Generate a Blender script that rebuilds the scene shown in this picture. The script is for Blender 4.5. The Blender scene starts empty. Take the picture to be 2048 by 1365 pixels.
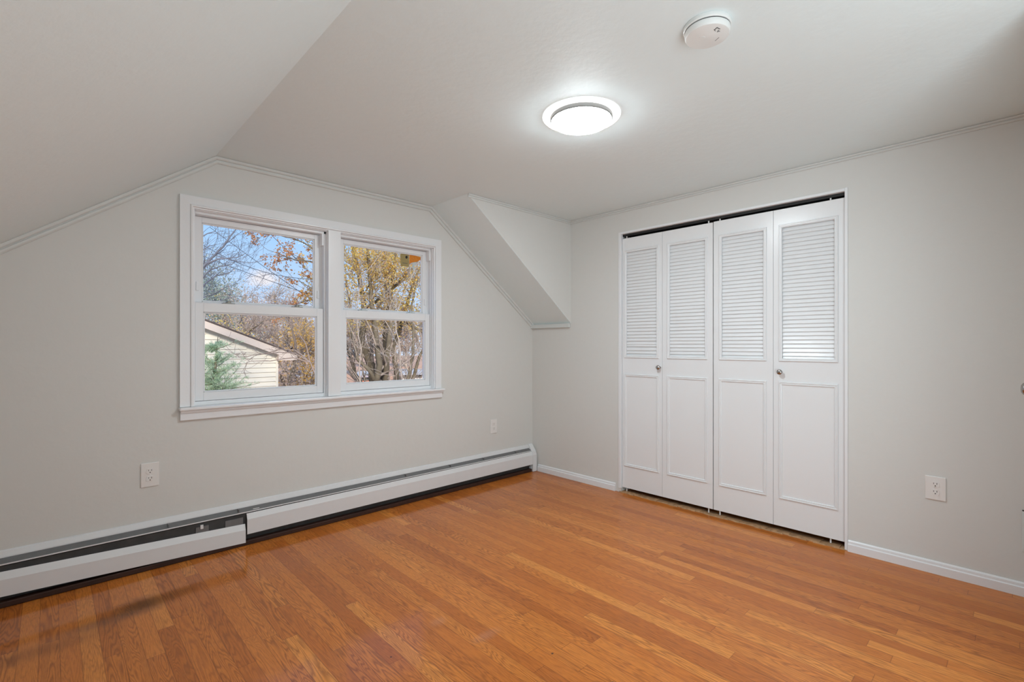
import bpy, bmesh, math, random
from mathutils import Vector, Matrix, noise as mnoise

# ------------------------------------------------------------------ camera
SC = bpy.context.scene
COL = SC.collection
FPX, CY, YAW = 971.126, 690.17, math.radians(46.447)
CAM = Vector((-3.2289, -3.1226, 1.15))
H = 2.206
cd = bpy.data.cameras.new('camera')
cam = bpy.data.objects.new('camera', cd)
COL.objects.link(cam)
cd.sensor_width = 36.0
cd.lens = FPX * 36 / 2048
cd.shift_y = (CY - 682.5) / 2048
cd.clip_start = 0.01
cd.clip_end = 500
cam.location = CAM
cam.rotation_euler = (math.pi / 2, 0, YAW - math.pi / 2)
SC.camera = cam
SC.view_settings.view_transform = 'Standard'
SC.view_settings.look = 'None'
SC.view_settings.exposure = 0.06
SC.view_settings.gamma = 1.0
SC.view_settings.use_curve_mapping = False
SC.cycles.use_denoising = True
SC.cycles.sample_clamp_indirect = 6.0
SC.cycles.diffuse_bounces = 6

# ------------------------------------------------------------------ light levels
LAMP = 112.0          # ceiling lamp diffuser
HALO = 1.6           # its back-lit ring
REAR = 38.0          # added fill light behind the camera, no window there
SUN = 4.2
SKY = 1.0

# ------------------------------------------------------------------ world
def build_world():
    w = bpy.data.worlds.new('sky')
    SC.world = w
    w.use_nodes = True
    nt = w.node_tree
    nt.nodes.clear()
    N = nt.nodes.new
    L = nt.links.new
    out = N('ShaderNodeOutputWorld')
    bg = N('ShaderNodeBackground')
    bg.inputs['Strength'].default_value = SKY
    tc = N('ShaderNodeTexCoord')
    sep = N('ShaderNodeSeparateXYZ')
    L(tc.outputs['Generated'], sep.inputs[0])
    ramp = N('ShaderNodeValToRGB')
    e = ramp.color_ramp.elements
    e[0].position, e[0].color = 0.0, (0.66, 0.78, 0.98, 1)
    e[1].position, e[1].color = 0.9, (0.10, 0.28, 0.80, 1)
    x = e.new(0.06); x.color = (0.58, 0.74, 1.0, 1)
    x = e.new(0.26); x.color = (0.33, 0.62, 1.04, 1)
    L(sep.outputs['Z'], ramp.inputs['Fac'])
    # a few small clouds
    no = N('ShaderNodeTexNoise')
    mp = N('ShaderNodeMapping')
    mp.inputs['Scale'].default_value = (1, 1, 2.0)
    L(tc.outputs['Generated'], mp.inputs['Vector'])
    no.inputs['Scale'].default_value = 30
    no.inputs['Detail'].default_value = 5
    L(mp.outputs[0], no.inputs['Vector'])
    d = ray(528, 557).normalized()
    sub = N('ShaderNodeVectorMath'); sub.operation = 'SUBTRACT'
    sub.inputs[1].default_value = d
    L(tc.outputs['Generated'], sub.inputs[0])
    sc = N('ShaderNodeVectorMath'); sc.operation = 'MULTIPLY'
    sc.inputs[1].default_value = (1, 1, 2.1)
    L(sub.outputs[0], sc.inputs[0])
    ln = N('ShaderNodeVectorMath'); ln.operation = 'LENGTH'
    L(sc.outputs[0], ln.inputs[0])
    m = N('ShaderNodeMath'); m.operation = 'MULTIPLY_ADD'
    m.inputs[1].default_value = 0.045; m.inputs[2].default_value = -0.012
    L(no.outputs['Fac'], m.inputs[0])
    s = N('ShaderNodeMath'); s.operation = 'ADD'
    L(ln.outputs['Value'], s.inputs[0]); L(m.outputs[0], s.inputs[1])
    mr = N('ShaderNodeMapRange')
    mr.inputs['From Min'].default_value = 0.045
    mr.inputs['From Max'].default_value = 0.022
    L(s.outputs[0], mr.inputs['Value'])
    mx = N('ShaderNodeMix'); mx.data_type = 'RGBA'
    L(mr.outputs[0], mx.inputs['Factor'])
    L(ramp.outputs['Color'], mx.inputs['A'])
    mx.inputs['B'].default_value = (0.88, 0.86, 0.92, 1)
    L(mx.outputs['Result'], bg.inputs['Color'])
    L(bg.outputs[0], out.inputs['Surface'])

FW = Vector((math.cos(YAW), math.sin(YAW), 0))
RT = Vector((math.sin(YAW), -math.cos(YAW), 0))
UP = Vector((0, 0, 1))
def ray(u, v): return FW + RT * ((u - 1024) / FPX) + UP * ((CY - v) / FPX)
def at_d(u, v, dep): return CAM + ray(u, v) * dep
def at_y(u, v, y):
    d = ray(u, v)
    return CAM + d * ((y - CAM.y) / d.y)
build_world()

sl = bpy.data.lights.new('sun', 'SUN')
sl.energy = SUN
sl.angle = math.radians(14)
sl.color = (1.0, 0.93, 0.82)
sun = bpy.data.objects.new('sun', sl)
COL.objects.link(sun)
sun.rotation_euler = Vector((0.30, 0.80, -0.48)).to_track_quat('-Z', 'Y').to_euler()
sun.location = (-3, -6, 12)

al = bpy.data.lights.new('rear_fill_light', 'AREA')  # added fill in the unseen alcove, there is no window behind it
al.shape = 'RECTANGLE'
al.size, al.size_y = 1.7, 1.1
al.energy = REAR
al.color = (0.86, 0.97, 1.04)
alo = bpy.data.objects.new('rear_fill_light', al)
COL.objects.link(alo)
alo.location = (-2.75, -4.0, 0.80)
alo.rotation_euler = Vector((0.62, 0.25, 0.74)).to_track_quat('-Z', 'Z').to_euler()     # faces +y into the room, tilted up

# ------------------------------------------------------------------ helpers
def link(name, me, mat=None, parent=None):
    o = bpy.data.objects.new(name, me)
    COL.objects.link(o)
    if mat is not None:
        for m in (mat if isinstance(mat, (list, tuple)) else [mat]):
            me.materials.append(m)
    if parent is not None:
        o.parent = parent
    return o

def tag(o, label=None, cat=None, group=None, kind=None):
    if label: o['label'] = label
    if cat: o['category'] = cat
    if group: o['group'] = group
    if kind: o['kind'] = kind
    return o

def empty(name, loc=(0, 0, 0), **k):
    o = bpy.data.objects.new(name, None)
    o.empty_display_size = 0.05
    COL.objects.link(o)
    o.location = loc
    return tag(o, **k)

class MB:
    """collects shapes, then links them as one mesh object"""
    def __init__(self):
        self.bm = bmesh.new()
    def box(self, a, b, bevel=0.0, mi=0):
        x0, y0, z0 = (min(a[i], b[i]) for i in range(3))
        x1, y1, z1 = (max(a[i], b[i]) for i in range(3))
        v = [self.bm.verts.new(p) for p in ((x0, y0, z0), (x1, y0, z0), (x1, y1, z0), (x0, y1, z0), (x0, y0, z1), (x1, y0, z1), (x1, y1, z1), (x0, y1, z1))]
        fs = [self.bm.faces.new([v[i] for i in f]) for f in ((0, 3, 2, 1), (4, 5, 6, 7), (0, 1, 5, 4), (1, 2, 6, 5), (2, 3, 7, 6), (3, 0, 4, 7))]
        for f in fs: f.material_index = mi
        if bevel > 0:
            es = list({e for f in fs for e in f.edges})
            bmesh.ops.bevel(self.bm, geom=es, offset=bevel, segments=2, affect='EDGES', profile=0.5)
        return self
    def poly(self, pts, mi=0):
        f = self.bm.faces.new([self.bm.verts.new(p) for p in pts]); f.material_index = mi
        return self
    def prism(self, pts, vec, mi=0):
        """closed polygon pts extruded by vec"""
        vec = Vector(vec)
        a = [self.bm.verts.new(Vector(p)) for p in pts]
        b = [self.bm.verts.new(Vector(p) + vec) for p in pts]
        n = len(pts)
        fs = [self.bm.faces.new(a[::-1]), self.bm.faces.new(b)]
        for i in range(n):
            fs.append(self.bm.faces.new((a[i], a[(i + 1) % n], b[(i + 1) % n], b[i])))
        for f in fs: f.material_index = mi
        return self
    def sweep(self, path, normal, prof, closed=False):
        """mitred sweep of a closed profile [(side, out)] along a planar path"""
        P = [Vector(p) for p in path]
        nrm = Vector(normal).normalized()
        n = len(P)
        rings = []
        for i in range(n):
            t1 = (P[i] - P[i - 1]).normalized() if (i > 0 or closed) else None
            t2 = (P[(i + 1) % n] - P[i]).normalized() if (i < n - 1 or closed) else None
            if t1 is None: t1 = t2
            if t2 is None: t2 = t1
            s1, s2 = nrm.cross(t1), nrm.cross(t2)
            m = (s1 + s2) / max(0.2, 1 + s1.dot(s2))
            rings.append([self.bm.verts.new(P[i] + m * s + nrm * o) for s, o in prof])
        k = len(prof)
        for i in range(n if closed else n - 1):
            a, b = rings[i], rings[(i + 1) % n]
            for j in range(k):
                self.bm.faces.new((a[j], a[(j + 1) % k], b[(j + 1) % k], b[j]))
        if not closed:
            self.bm.faces.new(rings[0][::-1]); self.bm.faces.new(rings[-1])
        return self
    def lathe(self, prof, c, axis=(0, 0, 1), n=40):
        """prof [(r, h)] revolved about axis through c"""
        ax = Vector(axis).normalized()
        u = ax.orthogonal().normalized(); w = ax.cross(u)
        c = Vector(c)
        rings = []
        for r, h in prof:
            if r < 1e-6: rings.append([self.bm.verts.new(c + ax * h)])
            else: rings.append([self.bm.verts.new(c + ax * h + (u * math.cos(t) + w * math.sin(t)) * r) for t in (2 * math.pi * i / n for i in range(n))])
        for a, b in zip(rings, rings[1:]):
            for i in range(n):
                p = [a[0]] if len(a) == 1 else [a[i], a[(i + 1) % n]]
                q = [b[0]] if len(b) == 1 else [b[(i + 1) % n], b[i]]
                if len(p) + len(q) >= 3: self.bm.faces.new(p + q)
        return self
    def tube(self, pts, rad, sides=5):
        P = [Vector(p) for p in pts]
        R = rad if isinstance(rad, (list, tuple)) else [rad] * len(P)
        prev = None
        u = None
        for i, p in enumerate(P):
            t = (P[min(i + 1, len(P) - 1)] - P[max(i - 1, 0)])
            if t.length < 1e-7: t = Vector((0, 0, 1))
            t.normalize()
            if u is None: u = t.orthogonal().normalized()
            else:
                u = u - t * u.dot(t)
                u = u.normalized() if u.length > 1e-5 else t.orthogonal().normalized()
            w = t.cross(u)
            ring = [self.bm.verts.new(p + (u * math.cos(a) + w * math.sin(a)) * R[i]) for a in (2 * math.pi * k / sides for k in range(sides))]
            if prev:
                for k in range(sides):
                    self.bm.faces.new((prev[k], prev[(k + 1) % sides], ring[(k + 1) % sides], ring[k]))
            prev = ring
        return self
    def build(self, name, mat=None, parent=None, smooth=False, fix=True, bevel=0):
        if fix: bmesh.ops.recalc_face_normals(self.bm, faces=self.bm.faces)
        me = bpy.data.meshes.new(name)
        self.bm.to_mesh(me); self.bm.free()
        if smooth:
            for p in me.polygons: p.use_smooth = True
        o = link(name, me, mat, parent)
        if smooth == 'auto':
            md = o.modifiers.new('split', 'EDGE_SPLIT'); md.split_angle = math.radians(35)
        if bevel:
            md = o.modifiers.new('bevel', 'BEVEL'); md.width = bevel; md.segments = 2; md.limit_method = 'ANGLE'
        return o

# ------------------------------------------------------------------ materials
def srgb(r, g, b):
    f = lambda c: c / 12.92 if c <= 0.04045 else ((c + 0.055) / 1.055) ** 2.4
    return (f(r / 255), f(g / 255), f(b / 255), 1)

def mat(name, color, rough=0.5, metal=0.0, bump=0, bump_scale=60, vary=0.0, coat=0.0, stretch=None, spec=0.5):
    m = bpy.data.materials.new(name); m.use_nodes = True
    nt = m.node_tree; b = nt.nodes['Principled BSDF']
    b.inputs['Base Color'].default_value = color if len(color) == 4 else (*color, 1)
    b.inputs['Roughness'].default_value = rough
    b.inputs['Metallic'].default_value = metal
    b.inputs['Specular IOR Level'].default_value = spec
    if coat: b.inputs['Coat Weight'].default_value = coat; b.inputs['Coat Roughness'].default_value = 0.12
    tc = nt.nodes.new('ShaderNodeTexCoord')
    no = nt.nodes.new('ShaderNodeTexNoise')
    no.inputs['Scale'].default_value = bump_scale; no.inputs['Detail'].default_value = 4
    if stretch:
        mp = nt.nodes.new('ShaderNodeMapping'); mp.inputs['Scale'].default_value = stretch
        nt.links.new(tc.outputs['Object'], mp.inputs['Vector']); nt.links.new(mp.outputs[0], no.inputs['Vector'])
    else: nt.links.new(tc.outputs['Object'], no.inputs['Vector'])
    if bump:
        bp = nt.nodes.new('ShaderNodeBump'); bp.inputs['Strength'].default_value = bump; bp.inputs['Distance'].default_value = 0.01
        nt.links.new(no.outputs['Fac'], bp.inputs['Height']); nt.links.new(bp.outputs[0], b.inputs['Normal'])
    if vary:
        mx = nt.nodes.new('ShaderNodeMix'); mx.data_type = 'RGBA'
        c = b.inputs['Base Color'].default_value
        mx.inputs['A'].default_value = [x * (1 - vary) for x in c[:3]] + [1]
        mx.inputs['B'].default_value = [min(1, x * (1 + vary)) for x in c[:3]] + [1]
        nt.links.new(no.outputs['Fac'], mx.inputs['Factor']); nt.links.new(mx.outputs['Result'], b.inputs['Base Color'])
    return m

def emit(name, color, strength):
    m = bpy.data.materials.new(name); m.use_nodes = True
    b = m.node_tree.nodes['Principled BSDF']
    b.inputs['Base Color'].default_value = (0.9, 0.9, 0.9, 1)
    b.inputs['Emission Color'].default_value = (*color, 1)
    b.inputs['Emission Strength'].default_value = strength
    return m

def glass_mat():
    m = bpy.data.materials.new('window_glass'); m.use_nodes = True
    nt = m.node_tree; nt.nodes.clear(); N = nt.nodes.new
    out = N('ShaderNodeOutputMaterial'); mx = N('ShaderNodeMixShader')
    t = N('ShaderNodeBsdfTransparent'); t.inputs['Color'].default_value = (0.985, 0.99, 0.985, 1)
    g = N('ShaderNodeBsdfGlossy'); g.inputs['Roughness'].default_value = 0.02
    fr = N('ShaderNodeFresnel'); fr.inputs['IOR'].default_value = 1.035
    nt.links.new(fr.outputs[0], mx.inputs[0]); nt.links.new(t.outputs[0], mx.inputs[1]); nt.links.new(g.outputs[0], mx.inputs[2])
    nt.links.new(mx.outputs[0], out.inputs['Surface'])
    return m

def floor_mat():
    m = bpy.data.materials.new('oak_floor'); m.use_nodes = True
    nt = m.node_tree; b = nt.nodes['Principled BSDF']
    N = nt.nodes.new; L = nt.links.new
    def math_(op, a, b_=None, c=None):
        n = N('ShaderNodeMath'); n.operation = op
        for i, v in enumerate((a, b_, c)):
            if v is None: continue
            if isinstance(v, (int, float)): n.inputs[i].default_value = v
            else: L(v, n.inputs[i])
        return n.outputs[0]
    def comb(x, y, z=0):
        n = N('ShaderNodeCombineXYZ')
        for i, v in enumerate((x, y, z)):
            if isinstance(v, (int, float)): n.inputs[i].default_value = v
            else: L(v, n.inputs[i])
        return n.outputs[0]
    def ramp(fac, *st):
        n = N('ShaderNodeValToRGB'); e = n.color_ramp.elements
        e[0].position, e[0].color = st[0][0], (*st[0][1], 1)
        e[1].position, e[1].color = st[-1][0], (*st[-1][1], 1)
        for p, c in st[1:-1]:
            x = e.new(p); x.color = (*c, 1)
        L(fac, n.inputs[0]); return n.outputs[0]
    def mix(f, a, b_, mode='MIX'):
        n = N('ShaderNodeMix'); n.data_type = 'RGBA'; n.blend_type = mode
        for nm, v in (('Factor', f), ('A', a), ('B', b_)):
            if isinstance(v, (int, float)): n.inputs[nm].default_value = v
            elif isinstance(v, tuple): n.inputs[nm].default_value = (*v, 1)
            else: L(v, n.inputs[nm])
        return n.outputs['Result']
    tc = N('ShaderNodeTexCoord'); sp = N('ShaderNodeSeparateXYZ'); L(tc.outputs['Object'], sp.inputs[0])
    X, Y = sp.outputs['X'], sp.outputs['Y']
    Wd = 0.0572
    u = math_('DIVIDE', X, Wd)
    row = math_('FLOOR', u)
    fx = math_('FRACT', u)
    wn = N('ShaderNodeTexWhiteNoise'); wn.noise_dimensions = '1D'; L(row, wn.inputs['W'])
    ln = math_('MULTIPLY_ADD', wn.outputs['Value'], 0.8, 0.7)
    wn2 = N('ShaderNodeTexWhiteNoise'); wn2.noise_dimensions = '1D'; L(math_('ADD', row, 37.3), wn2.inputs['W'])
    v = math_('ADD', math_('DIVIDE', Y, ln), math_('MULTIPLY', wn2.outputs['Value'], 7.0))
    seg = math_('FLOOR', v); fy = math_('FRACT', v)
    idn = N('ShaderNodeTexWhiteNoise'); idn.noise_dimensions = '2D'; L(comb(row, seg), idn.inputs['Vector'])
    ID = idn.outputs['Value']
    sid = N('ShaderNodeSeparateColor'); L(idn.outputs['Color'], sid.inputs[0])
    off = math_('MULTIPLY', ID, 91.0)
    # cathedral grain: contour lines of a stretched noise field, its own field on every board
    gn = N('ShaderNodeTexNoise'); gn.inputs['Scale'].default_value = 1.0; gn.inputs['Detail'].default_value = 2.0; gn.inputs['Roughness'].default_value = 0.45
    L(comb(math_('MULTIPLY', X, 17.0), math_('MULTIPLY', Y, 1.5), off), gn.inputs['Vector'])
    fine = N('ShaderNodeTexNoise'); fine.inputs['Scale'].default_value = 1.0; fine.inputs['Detail'].default_value = 3.0
    L(comb(math_('MULTIPLY', X, 260.0), math_('MULTIPLY', Y, 26.0), off), fine.inputs['Vector'])
    dens = math_('MULTIPLY_ADD', sid.outputs['Green'], 22.0, 13.0)
    ph = math_('ADD', math_('MULTIPLY', gn.outputs['Fac'], dens), math_('MULTIPLY', fine.outputs['Fac'], 0.55))
    tri = math_('ABSOLUTE', math_('MULTIPLY_ADD', math_('FRACT', ph), 2.0, -1.0))
    line = N('ShaderNodeMapRange'); line.inputs['From Min'].default_value = 0.35; line.inputs['From Max'].default_value = 1.0; L(tri, line.inputs['Value'])
    fac = math_('MULTIPLY', line.outputs[0], math_('MULTIPLY_ADD', sid.outputs['Blue'], 0.48, 0.22))
    base = ramp(ID, (0.0, (0.45, 0.124, 0.020)), (0.3, (0.56, 0.168, 0.028)), (0.8, (0.63, 0.204, 0.036)), (1.0, (0.74, 0.275, 0.055)))
    c = mix(fac, base, (0.145, 0.038, 0.010))
    pore = N('ShaderNodeMapRange'); pore.inputs['From Min'].default_value = 0.45; pore.inputs['From Max'].default_value = 0.75; L(fine.outputs['Fac'], pore.inputs['Value'])
    c = mix(math_('MULTIPLY', pore.outputs[0], 0.42), c, (0.19, 0.05, 0.012))
    # large worn patches in the finish
    wear = N('ShaderNodeTexNoise'); wear.inputs['Scale'].default_value = 1.1; wear.inputs['Detail'].default_value = 3.0; L(tc.outputs['Object'], wear.inputs['Vector'])
    c = mix(math_('MULTIPLY', wear.outputs['Fac'], 0.22), c, (0.60, 0.21, 0.045))
    # dark water stain in front of the heater
    def blot(px, py, sx, sy, amt):
        dx = math_('DIVIDE', math_('SUBTRACT', X, px), sx); dy = math_('DIVIDE', math_('SUBTRACT', Y, py), sy)
        r = math_('SQRT', math_('ADD', math_('MULTIPLY', dx, dx), math_('MULTIPLY', dy, dy)))
        r = math_('ADD', r, math_('MULTIPLY_ADD', fine.outputs['Fac'], 0.5, -0.25))
        n = N('ShaderNodeMapRange'); n.interpolation_type = 'SMOOTHSTEP'; n.inputs['From Min'].default_value = 1.0; n.inputs['From Max'].default_value = 0.1; L(r, n.inputs['Value'])
        return math_('MULTIPLY', n.outputs[0], amt)
    for bl in STAINS:
        c = mix(blot(*bl[:5]), c, bl[5])
    # joints between boards
    ex = math_('MULTIPLY', math_('MINIMUM', fx, math_('SUBTRACT', 1.0, fx)), Wd)
    ey = math_('MULTIPLY', math_('MINIMUM', fy, math_('SUBTRACT', 1.0, fy)), ln)
    ed = math_('MINIMUM', ex, ey)
    jt = N('ShaderNodeMapRange'); jt.inputs['From Min'].default_value = 0.0018; jt.inputs['From Max'].default_value = 0.0004; L(ed, jt.inputs['Value'])
    c = mix(math_('MULTIPLY', jt.outputs[0], 0.45), c, (0.09, 0.026, 0.008))
    L(c, b.inputs['Base Color'])
    rg = math_('MULTIPLY_ADD', wear.outputs['Fac'], 0.16, 0.30)
    L(rg, b.inputs['Roughness'])
    b.inputs['Specular IOR Level'].default_value = 0.05
    b.inputs['Coat Weight'].default_value = 0.55
    b.inputs['Coat Roughness'].default_value = 0.10
    hgt = math_('ADD', math_('MULTIPLY', math_('SUBTRACT', 1.0, jt.outputs[0]), 1.0), math_('MULTIPLY', gn.outputs['Fac'], 0.6))
    bp = N('ShaderNodeBump'); bp.inputs['Strength'].default_value = 0.16; bp.inputs['Distance'].default_value = 0.002
    L(hgt, bp.inputs['Height']); L(bp.outputs[0], b.inputs['Normal'])
    return m

DARK = (0.055, 0.024, 0.012)
STAINS = [(-2.93, -0.44, 0.16, 0.12, 0.75, DARK), (-3.06, -0.50, 0.22, 0.07, 0.45, DARK), (-2.78, -0.42, 0.10, 0.09, 0.35, DARK),
          (-3.25, -0.58, 0.3, 0.08, 0.3, DARK), (-1.98, -1.66, 0.10, 0.04, 0.10, (0.62, 0.45, 0.42)), (-2.06, -1.45, 0.06, 0.04, 0.08, (0.62, 0.45, 0.42)),
          (-1.874, -1.916, 0.008, 0.007, 0.95, (0.02, 0.025, 0.03)), (-1.84, -2.16, 0.007, 0.005, 0.95, (0.02, 0.025, 0.03)), (-2.32, -1.52, 0.006, 0.006, 0.95, (0.01, 0.01, 0.01))]

def plaster(name, col, bump=0.10):
    return mat(name, col, rough=0.55, bump=bump, bump_scale=26, vary=0.012, spec=0.3)

M = {}
M['wall'] = plaster('wall_paint', (0.69, 0.692, 0.668))
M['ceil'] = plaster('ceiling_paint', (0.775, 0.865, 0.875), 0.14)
M['trim'] = mat('white_gloss_paint', (0.81, 0.825, 0.84), rough=0.28, bump=0.05, bump_scale=90)
M['mould'] = mat('wall_colour_gloss_paint', (0.65, 0.675, 0.66), rough=0.45)
M['door'] = mat('door_white_paint', (0.80, 0.815, 0.825), rough=0.27, bump=0.05, bump_scale=70, stretch=(1, 1, 0.12))
M['vinyl'] = mat('white_vinyl', (0.80, 0.815, 0.83), rough=0.32)
M['glass'] = glass_mat()
M['floor'] = floor_mat()
M['heater'] = mat('heater_white_enamel', (0.74, 0.75, 0.76), rough=0.34, vary=0.03, bump=0.04, bump_scale=14)
M['steel'] = mat('grey_galvanised_steel', (0.17, 0.173, 0.176), rough=0.55, metal=0.2, vary=0.15, bump_scale=25)
M['fins'] = mat('dusty_dark_fins', (0.05, 0.05, 0.05), rough=0.8, vary=0.4, bump_scale=30)
M['nickel'] = mat('brushed_nickel', (0.42, 0.40, 0.38), rough=0.25, metal=1.0)
M['plate'] = mat('white_plastic', (0.80, 0.79, 0.77), rough=0.35)
M['slot'] = mat('dark_slot', (0.015, 0.015, 0.015), rough=0.7)
M['greyslot'] = mat('grey_slot', (0.10, 0.10, 0.10), rough=0.7)
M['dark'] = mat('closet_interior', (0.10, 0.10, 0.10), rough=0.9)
M['track'] = mat('dark_track', (0.012, 0.012, 0.012), rough=0.6)
M['rawwood'] = mat('raw_scraped_wood', (0.38, 0.22, 0.11), rough=0.85, vary=0.6, bump_scale=38, bump=0.4)
M['diffuser'] = emit('lamp_diffuser', (0.90, 1.0, 1.05), LAMP)
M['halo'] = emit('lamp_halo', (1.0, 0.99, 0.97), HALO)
M['rim'] = mat('lamp_rim', (0.24, 0.25, 0.245), rough=0.4)
M['detector'] = mat('detector_plastic', (0.76, 0.78, 0.765), rough=0.45)
M['lock'] = mat('sash_lock_metal', (0.33, 0.33, 0.30), rough=0.4, metal=0.4)
M['lockpale'] = mat('sash_lock_pale', (0.52, 0.58, 0.60), rough=0.35, metal=0.2)

# ------------------------------------------------------------------ setting
def struct(o, label=None, cat=None):
    return tag(o, label, cat, kind='structure')

XL, YF, YB = -4.02, -3.17, -4.7          # knee wall, front wall, rear of the alcove
SLOPE_L = 0.736
def wall_with_holes(name, axis, pos, th, u0, u1, z0, z1, holes, m):
    """wall in plane axis=pos (thickness th away from the room); holes (u0,u1,z0,z1)"""
    us = sorted({u0, u1, *[h[0] for h in holes], *[h[1] for h in holes]})
    zs = sorted({z0, z1, *[h[2] for h in holes], *[h[3] for h in holes]})
    inside = lambda u, z: u0 < u < u1 and z0 < z < z1 and not any(h[0] < u < h[1] and h[2] < z < h[3] for h in holes)
    mb = MB(); bm = mb.bm
    vs = {}
    def V(u, z, s):
        k = (u, z, s)
        if k not in vs:
            d = pos + (th if s else 0)
            vs[k] = bm.verts.new((d, u, z) if axis == 'x' else (u, d, z))
        return vs[k]
    for i in range(len(us) - 1):
        for j in range(len(zs) - 1):
            um, zm = (us[i] + us[i + 1]) / 2, (zs[j] + zs[j + 1]) / 2
            if not inside(um, zm): continue
            for s in (0, 1):
                bm.faces.new((V(us[i], zs[j], s), V(us[i + 1], zs[j], s), V(us[i + 1], zs[j + 1], s), V(us[i], zs[j + 1], s)))
            du, dz = (us[i + 1] - us[i]), (zs[j + 1] - zs[j])
            for (nu, nz, a, b_) in ((um - du, zm, (us[i], zs[j]), (us[i], zs[j + 1])), (um + du, zm, (us[i + 1], zs[j]), (us[i + 1], zs[j + 1])),
                                    (um, zm - dz, (us[i], zs[j]), (us[i + 1], zs[j])), (um, zm + dz, (us[i], zs[j + 1]), (us[i + 1], zs[j + 1]))):
                pu = us[i] - 1e-4 if nu < us[i] else us[i + 1] + 1e-4 if nu > us[i + 1] else um
                pz = zs[j] - 1e-4 if nz < zs[j] else zs[j + 1] + 1e-4 if nz > zs[j + 1] else zm
                if not inside(pu, pz):
                    bm.faces.new((V(*a, 0), V(*b_, 0), V(*b_, 1), V(*a, 1)))
    return struct(mb.build(name, m))

WL = (-2.662, -1.917, 0.80, 1.895)      # left window opening  x0 x1 z0 z1
WR = (-1.841, -1.097, 0.80, 1.895)      # right window opening
CL = (-2.436, -0.962, 0.0, 2.016)       # closet opening y0 y1 z0 z1
struct(MB().box((XL - .1, YB - .1, -0.12), (0.75, 0.14, 0.0)).build('floor', M['floor']), 'stained oak strip floor, boards running towards the window', 'floor')
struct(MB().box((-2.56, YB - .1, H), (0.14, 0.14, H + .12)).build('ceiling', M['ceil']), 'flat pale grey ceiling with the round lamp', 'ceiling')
zl = H - SLOPE_L * (-2.56 - XL)
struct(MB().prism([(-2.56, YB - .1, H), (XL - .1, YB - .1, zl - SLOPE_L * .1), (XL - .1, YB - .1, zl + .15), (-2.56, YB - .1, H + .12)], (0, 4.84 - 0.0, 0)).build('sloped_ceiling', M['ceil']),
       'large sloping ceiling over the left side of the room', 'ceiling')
wall_with_holes('wall_back', 'y', 0.0, 0.14, XL - .1, 0.14, -0.1, H, [WL, WR], M['wall'])
wall_with_holes('wall_right', 'x', 0.0, 0.12, YF - .12, 0.0, 0.0, H, [CL], M['wall'])
struct(MB().box((XL - .1, YB, 0), (XL, 0, 1.35)).build('wall_left', M['wall']))
wall_with_holes('wall_front', 'y', YF, -0.12, -1.06, 0.0, 0.0, H, [(-0.985, -0.205, 0.0, 2.03)], M['wall'])
struct(MB().box((-1.06, YB, 0), (-0.94, YF - .12, H)).build('wall_alcove_side', M['wall']))
struct(MB().box((XL, YB - .1, 0), (-0.94, YB, H)).build('wall_alcove', M['wall']))
# closet behind the doors
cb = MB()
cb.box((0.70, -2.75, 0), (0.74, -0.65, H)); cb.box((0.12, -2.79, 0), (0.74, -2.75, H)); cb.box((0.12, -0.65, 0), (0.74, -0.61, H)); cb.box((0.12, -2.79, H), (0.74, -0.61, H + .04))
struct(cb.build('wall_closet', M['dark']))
# dormer cheek and the remaining slope on the right
YC = -0.455
SX, SZ = -1.12, 1.337
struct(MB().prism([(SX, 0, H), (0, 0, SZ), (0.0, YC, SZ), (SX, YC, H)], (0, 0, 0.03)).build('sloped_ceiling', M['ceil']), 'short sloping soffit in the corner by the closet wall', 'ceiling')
struct(MB().prism([(SX + .004, YC - .0006, H), (0, YC - .0006, SZ + .0035), (0, YC - .0006, H)], (0, 0.03, 0)).build('wall_dormer', M['wall']), 'triangular upright wall above the corner slope', 'wall')

# mouldings ------------------------------------------------
def quarter(w, h):   # small bed moulding: (side, out)
    return [(0, 0), (0, w), (-h * .10, w), (-h * .30, w * .92), (-h * .42, w * .72), (-h * .46, w * .40), (-h * .54, w * .38), (-h * .60, w * .58), (-h * .84, w * .52), (-h, w * .30), (-h, 0)]
B = 0.0015
t = MB()
t.sweep([(0.0, -B, SZ + .004), (SX, -B, H - B), (-2.56, -B, H - B), (XL, -B, zl)], (0, -1, 0), [(-s, o) for s, o in quarter(.020, .036)])
struct(t.build('trim_1', M['mould']), 'thin moulding along the top of the window wall', 'trim')
t = MB()
t.sweep([(-B, YF, H - B), (-B, YC, H - B)], (-1, 0, 0), [(-s, o) for s, o in quarter(.014, .023)])
struct(t.build('trim_2', M['mould']), 'thin moulding along the top of the closet wall', 'trim')
t = MB()
t.sweep([(-B, YC - B, H - B), (SX, YC - B, H - B)], (0, -1, 0), [(-s, o) for s, o in quarter(.014, .023)])
struct(t.build('trim_3', M['mould']), 'thin moulding along the top of the triangular wall', 'trim')
struct(MB().box((-0.026, YC + .002, 1.299), (-.001, -.001, 1.332), bevel=.003).build('trim_4', M['mould']), 'short ledge strip under the corner slope', 'trim')

def base_profile():
    return [(0, 0), (0, .016), (.040, .0155), (.044, .010), (.056, .009), (.062, .004), (.062, 0)]
def baseboard(name, y0, y1, label):
    t = MB(); t.sweep([(-.001, y1, 0.0005), (-.001, y0, 0.0005)], (-1, 0, 0), base_profile())
    return struct(t.build(name, M['trim']), label, 'baseboard')
baseboard('baseboard_right', -0.915, -0.078, 'short white baseboard between heater and closet')
baseboard('baseboard_right', YF + .001, -2.452, 'white baseboard on the closet wall right of the doors')

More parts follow.
